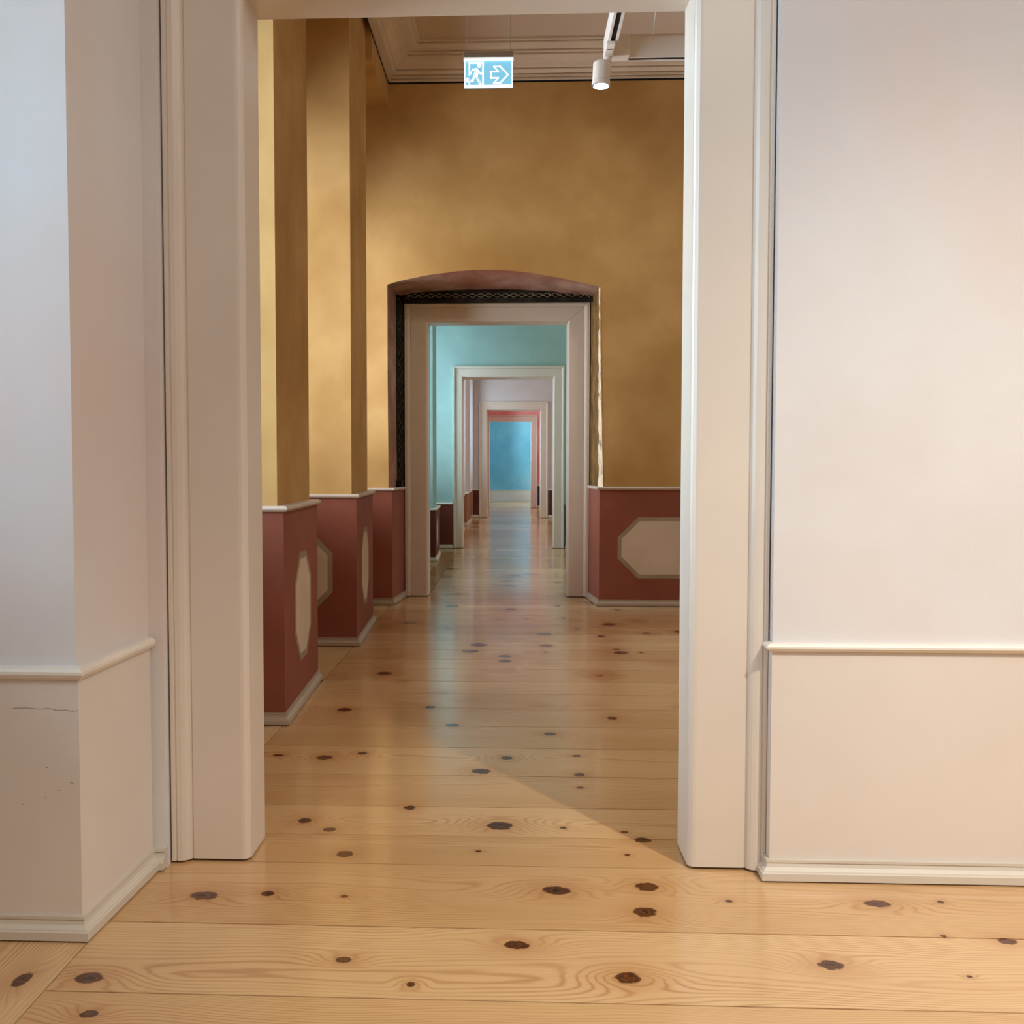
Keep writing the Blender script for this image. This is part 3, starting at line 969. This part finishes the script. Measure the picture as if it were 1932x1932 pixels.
def exit_sign():
    Y = 6.5
    x0, x1, z0, z1 = -0.327, -0.020, 3.652, 3.829
    e = empty('exit_sign', ((x0 + x1) / 2, Y, z0))
    tag(e, 'glowing blue and white exit sign with running figure and arrow, hung on two wires', 'exit sign')
    ox, oz = e.location.x, z0
    w = x1 - x0
    h = z1 - z0

    def part(mb, name, mat, **k):
        return mb.build(name, mat, e, **k)
    part(MB().box(-w / 2 - 0.004, w / 2 + 0.004, -0.03, 0.03, h + 0.004, h + 0.040), 'housing', M['grey_metal'], bevel=0.003)
    part(MB().box(-w / 2 - 0.004, w / 2 + 0.004, -0.012, 0.012, h - 0.010, h + 0.004), 'light_strip', WHITE_E)
    part(MB().box(-w / 2, w / 2, -0.004, 0.004, 0, h - 0.010), 'panel', BLUE_E)
    pw, ph = w, h

    def U(px, py):  # picture coordinates of the sign face: 0..1
        return (-w / 2 + px * w, h * (1 - py))

    def slab(pts, y, d=0.0006):
        q = [U(*p) for p in pts]
        return MB().prism_xz(q, y - d, y)
    rim = MB()
    for a in (((0, .90), (1, .90), (1, 1), (0, 1)), ((0, 0.06), (.022, 0.06), (.022, .9), (0, .9)), ((.978, 0.06), (1, 0.06), (1, .9), (.978, .9))):
        q = [U(*p) for p in a]
        rim.prism_xz(q, -0.0055, -0.004)
    part(rim, 'panel_rim', WHITE_E)

    def stroke(mb, pts, t, y):
        for (a, b) in zip(pts[:-1], pts[1:]):
            A, B = Vector(U(*a)), Vector(U(*b))
            d = (B - A).normalized()
            n = Vector((-d.y, d.x)) * t / 2
            A2, B2 = A - d * t * .35, B + d * t * .35
            mb.prism_xz([tuple(A2 + n), tuple(B2 + n), tuple(B2 - n), tuple(A2 - n)], y - 0.0006, y)
    man = MB()
    Y1 = -0.0042
    # door frame
    stroke(man, [(.105, .10), (.105, .55)], 0.009, Y1)
    stroke(man, [(.105, .80), (.105, .95)], 0.009, Y1)
    stroke(man, [(.385, .12), (.385, .95)], 0.010, Y1)
    stroke(man, [(.105, .12), (.385, .12)], 0.011, Y1)
    # head
    hx, hz = U(.305, .215)
    man.prism_xz([(hx + 0.0135 * math.cos(k * math.pi / 8), hz + 0.0135 * math.sin(k * math.pi / 8)) for k in range(16)], Y1 - .0006, Y1)
    # arms, body, legs
    stroke(man, [(.135, .50), (.175, .36), (.25, .34), (.29, .44), (.34, .50), (.385, .52)], 0.011, Y1)
    stroke(man, [(.25, .34), (.205, .60), (.17, .74), (.06, .76)], 0.014, Y1)
    stroke(man, [(.045, .72), (.075, .66)], 0.013, Y1)
    stroke(man, [(.27, .40), (.255, .60), (.33, .86)], 0.014, Y1)
    stroke(man, [(.30, .92), (.34, .90)], 0.011, Y1)
    part(man, 'running_figure', WHITE_E)
    ar = MB()
    P = [(.55, .44), (.70, .44), (.61, .26), (.74, .26), (.90, .55), (.74, .84), (.61, .84), (.70, .66), (.55, .66), (.55, .44)]
    stroke(ar, P, 0.009, Y1)
    part(ar, 'arrow', WHITE_E)
    sh = MB()
    Y2 = -0.0050
    stroke(sh, [(.18, .40), (.15, .50)], 0.0035, Y2)
    stroke(sh, [(.235, .42), (.20, .62), (.16, .74), (.09, .745)], 0.0035, Y2)
    stroke(sh, [(.265, .58), (.325, .82)], 0.0035, Y2)
    stroke(sh, [(.28, .42), (.32, .48)], 0.003, Y2)
    part(sh, 'figure_lines', CORE_E)
    for wx in (-0.138, 0.138):
        part(MB().tube([(wx, 0, h + 0.040), (wx, 0, CEIL - oz)], 0.0016, 6), 'hanging_wire', M['grey_metal'])


exit_sign()

# ---- lighting track
YT, ZT, XTk = 5.75, 3.517, 0.516


def track():
    e = empty('lighting_track', (XTk, YT, ZT))
    tag(e, 'white suspended lighting track with black groove, turning right at its far end', 'lighting track')
    p = lambda mb, n, m, **k: mb.build(n, m, e, **k)
    w = 0.027
    Y0 = -2.2
    r1 = MB().box(-w, -0.013, Y0, -0.06, 0, 0.115)
    r1.box(0.013, w, Y0, -0.06, 0, 0.115)
    r1.box(-0.013, 0.013, Y0, -0.06, 0.012, 0.115)
    p(r1, 'track_rail', M['white_metal'])
    p(MB().box(-0.012, 0.012, Y0, -0.05, 0.006, 0.0115), 'track_groove', M['black'])
    c = MB().box(-w, 0.11, -0.06, w, 0.001, 0.116)
    p(c, 'corner_connector', M['white_metal'], bevel=0.002)
    r2 = MB().box(0.112, 1.9, -w, -0.018, 0, 0.115)
    r2.box(0.112, 1.9, 0.012, w, 0, 0.115)
    r2.box(0.112, 1.9, -0.018, 0.012, 0.012, 0.115)
    p(r2, 'track_rail', M['white_metal'])
    p(MB().box(0.112, 1.9, -0.017, 0.011, 0.004, 0.0115), 'track_groove', M['black'])


track()
# ---- cable
cb = MB().tube([(0.765, YT, ZT + 0.115), (0.768, YT - 0.02, ZT + 0.20), (0.783, YT - 0.07, ZT + 0.40), (0.800, YT - 0.10, ZT + 0.8), (0.80, YT - 0.10, CEIL)], 0.0042, 8)
tag(cb.build('power_cable', M['white_metal'], smooth=True), 'thin white cable dropping from the ceiling to the lighting track', 'cable')


# ---- spotlight
def spotlight():
    e = empty('track_spotlight', (XTk - 0.010, YT - 0.14, ZT))
    tag(e, 'white cylindrical spotlight hanging lit under the lighting track', 'spotlight')
    p = lambda mb, n, m, **k: mb.build(n, m, e, **k)
    a = MB().prism_xy([(-0.022, -0.115), (0.022, -0.115), (0.022, 0.08), (0.014, 0.10), (-0.014, 0.10), (-0.022, 0.08)], -0.018, 0.0)
    p(a, 'track_adapter', M['white_metal'], bevel=0.002)
    s = MB().box(-0.015, 0.015, -0.050, -0.044, -0.0195, -0.0165)
    p(s, 'adapter_slot', M['black'])
    k = MB().tube([(0.0, 0.062, -0.016), (0.0, 0.062, -0.040)], 0.018, 16)
    k.tube([(0.0, 0.062, -0.022), (0.0, 0.062, -0.028)], 0.020, 16)
    p(k, 'swivel_joint', M['white_metal'])
    top = Vector((-0.036, 0.050, -0.050))
    ax = Vector((-0.03, -0.06, -1.0)).normalized()
    L = 0.128
    arm = MB().tube([(0.0, 0.062, -0.034), (0.002, 0.062, -0.052), (0.012, 0.055, -0.075), (0.014, 0.052, -0.12)], 0.006, 8)
    p(arm, 'bracket', M['white_metal'])
    h = MB().tube([top, top + ax * 0.006, top + ax * (L - 0.026)], [0.042, 0.046, 0.048], 32)
    p(h, 'lamp_head', M['white_metal'])
    q = top + ax * (L - 0.024)
    p(MB().tube([q - ax * 0.003, q + ax * 0.001], [0.046, 0.046], 32), 'head_joint', M['black'])
    rg = MB().tube([q, q + ax * 0.024], [0.049, 0.050], 32)
    rg.build('front_ring', M['white_metal'], e)
    dk = MB().tube([q + ax * 0.0242, q + ax * 0.0252], [0.047, 0.047], 32)
    p(dk, 'lens_rim', M['black'])
    ln = MB().tube([q + ax * 0.0253, q + ax * 0.0263], [0.042, 0.042], 32)
    p(ln, 'lens', emit('lamp_lens', (255, 250, 240), 6.0))
    wpos = e.location + q + ax * 0.05
    add_light('spotlight_beam', 'SPOT', wpos, wpos + ax * 2, 60, WARM, size=0.04, spot=90, blend=0.7)


spotlight()
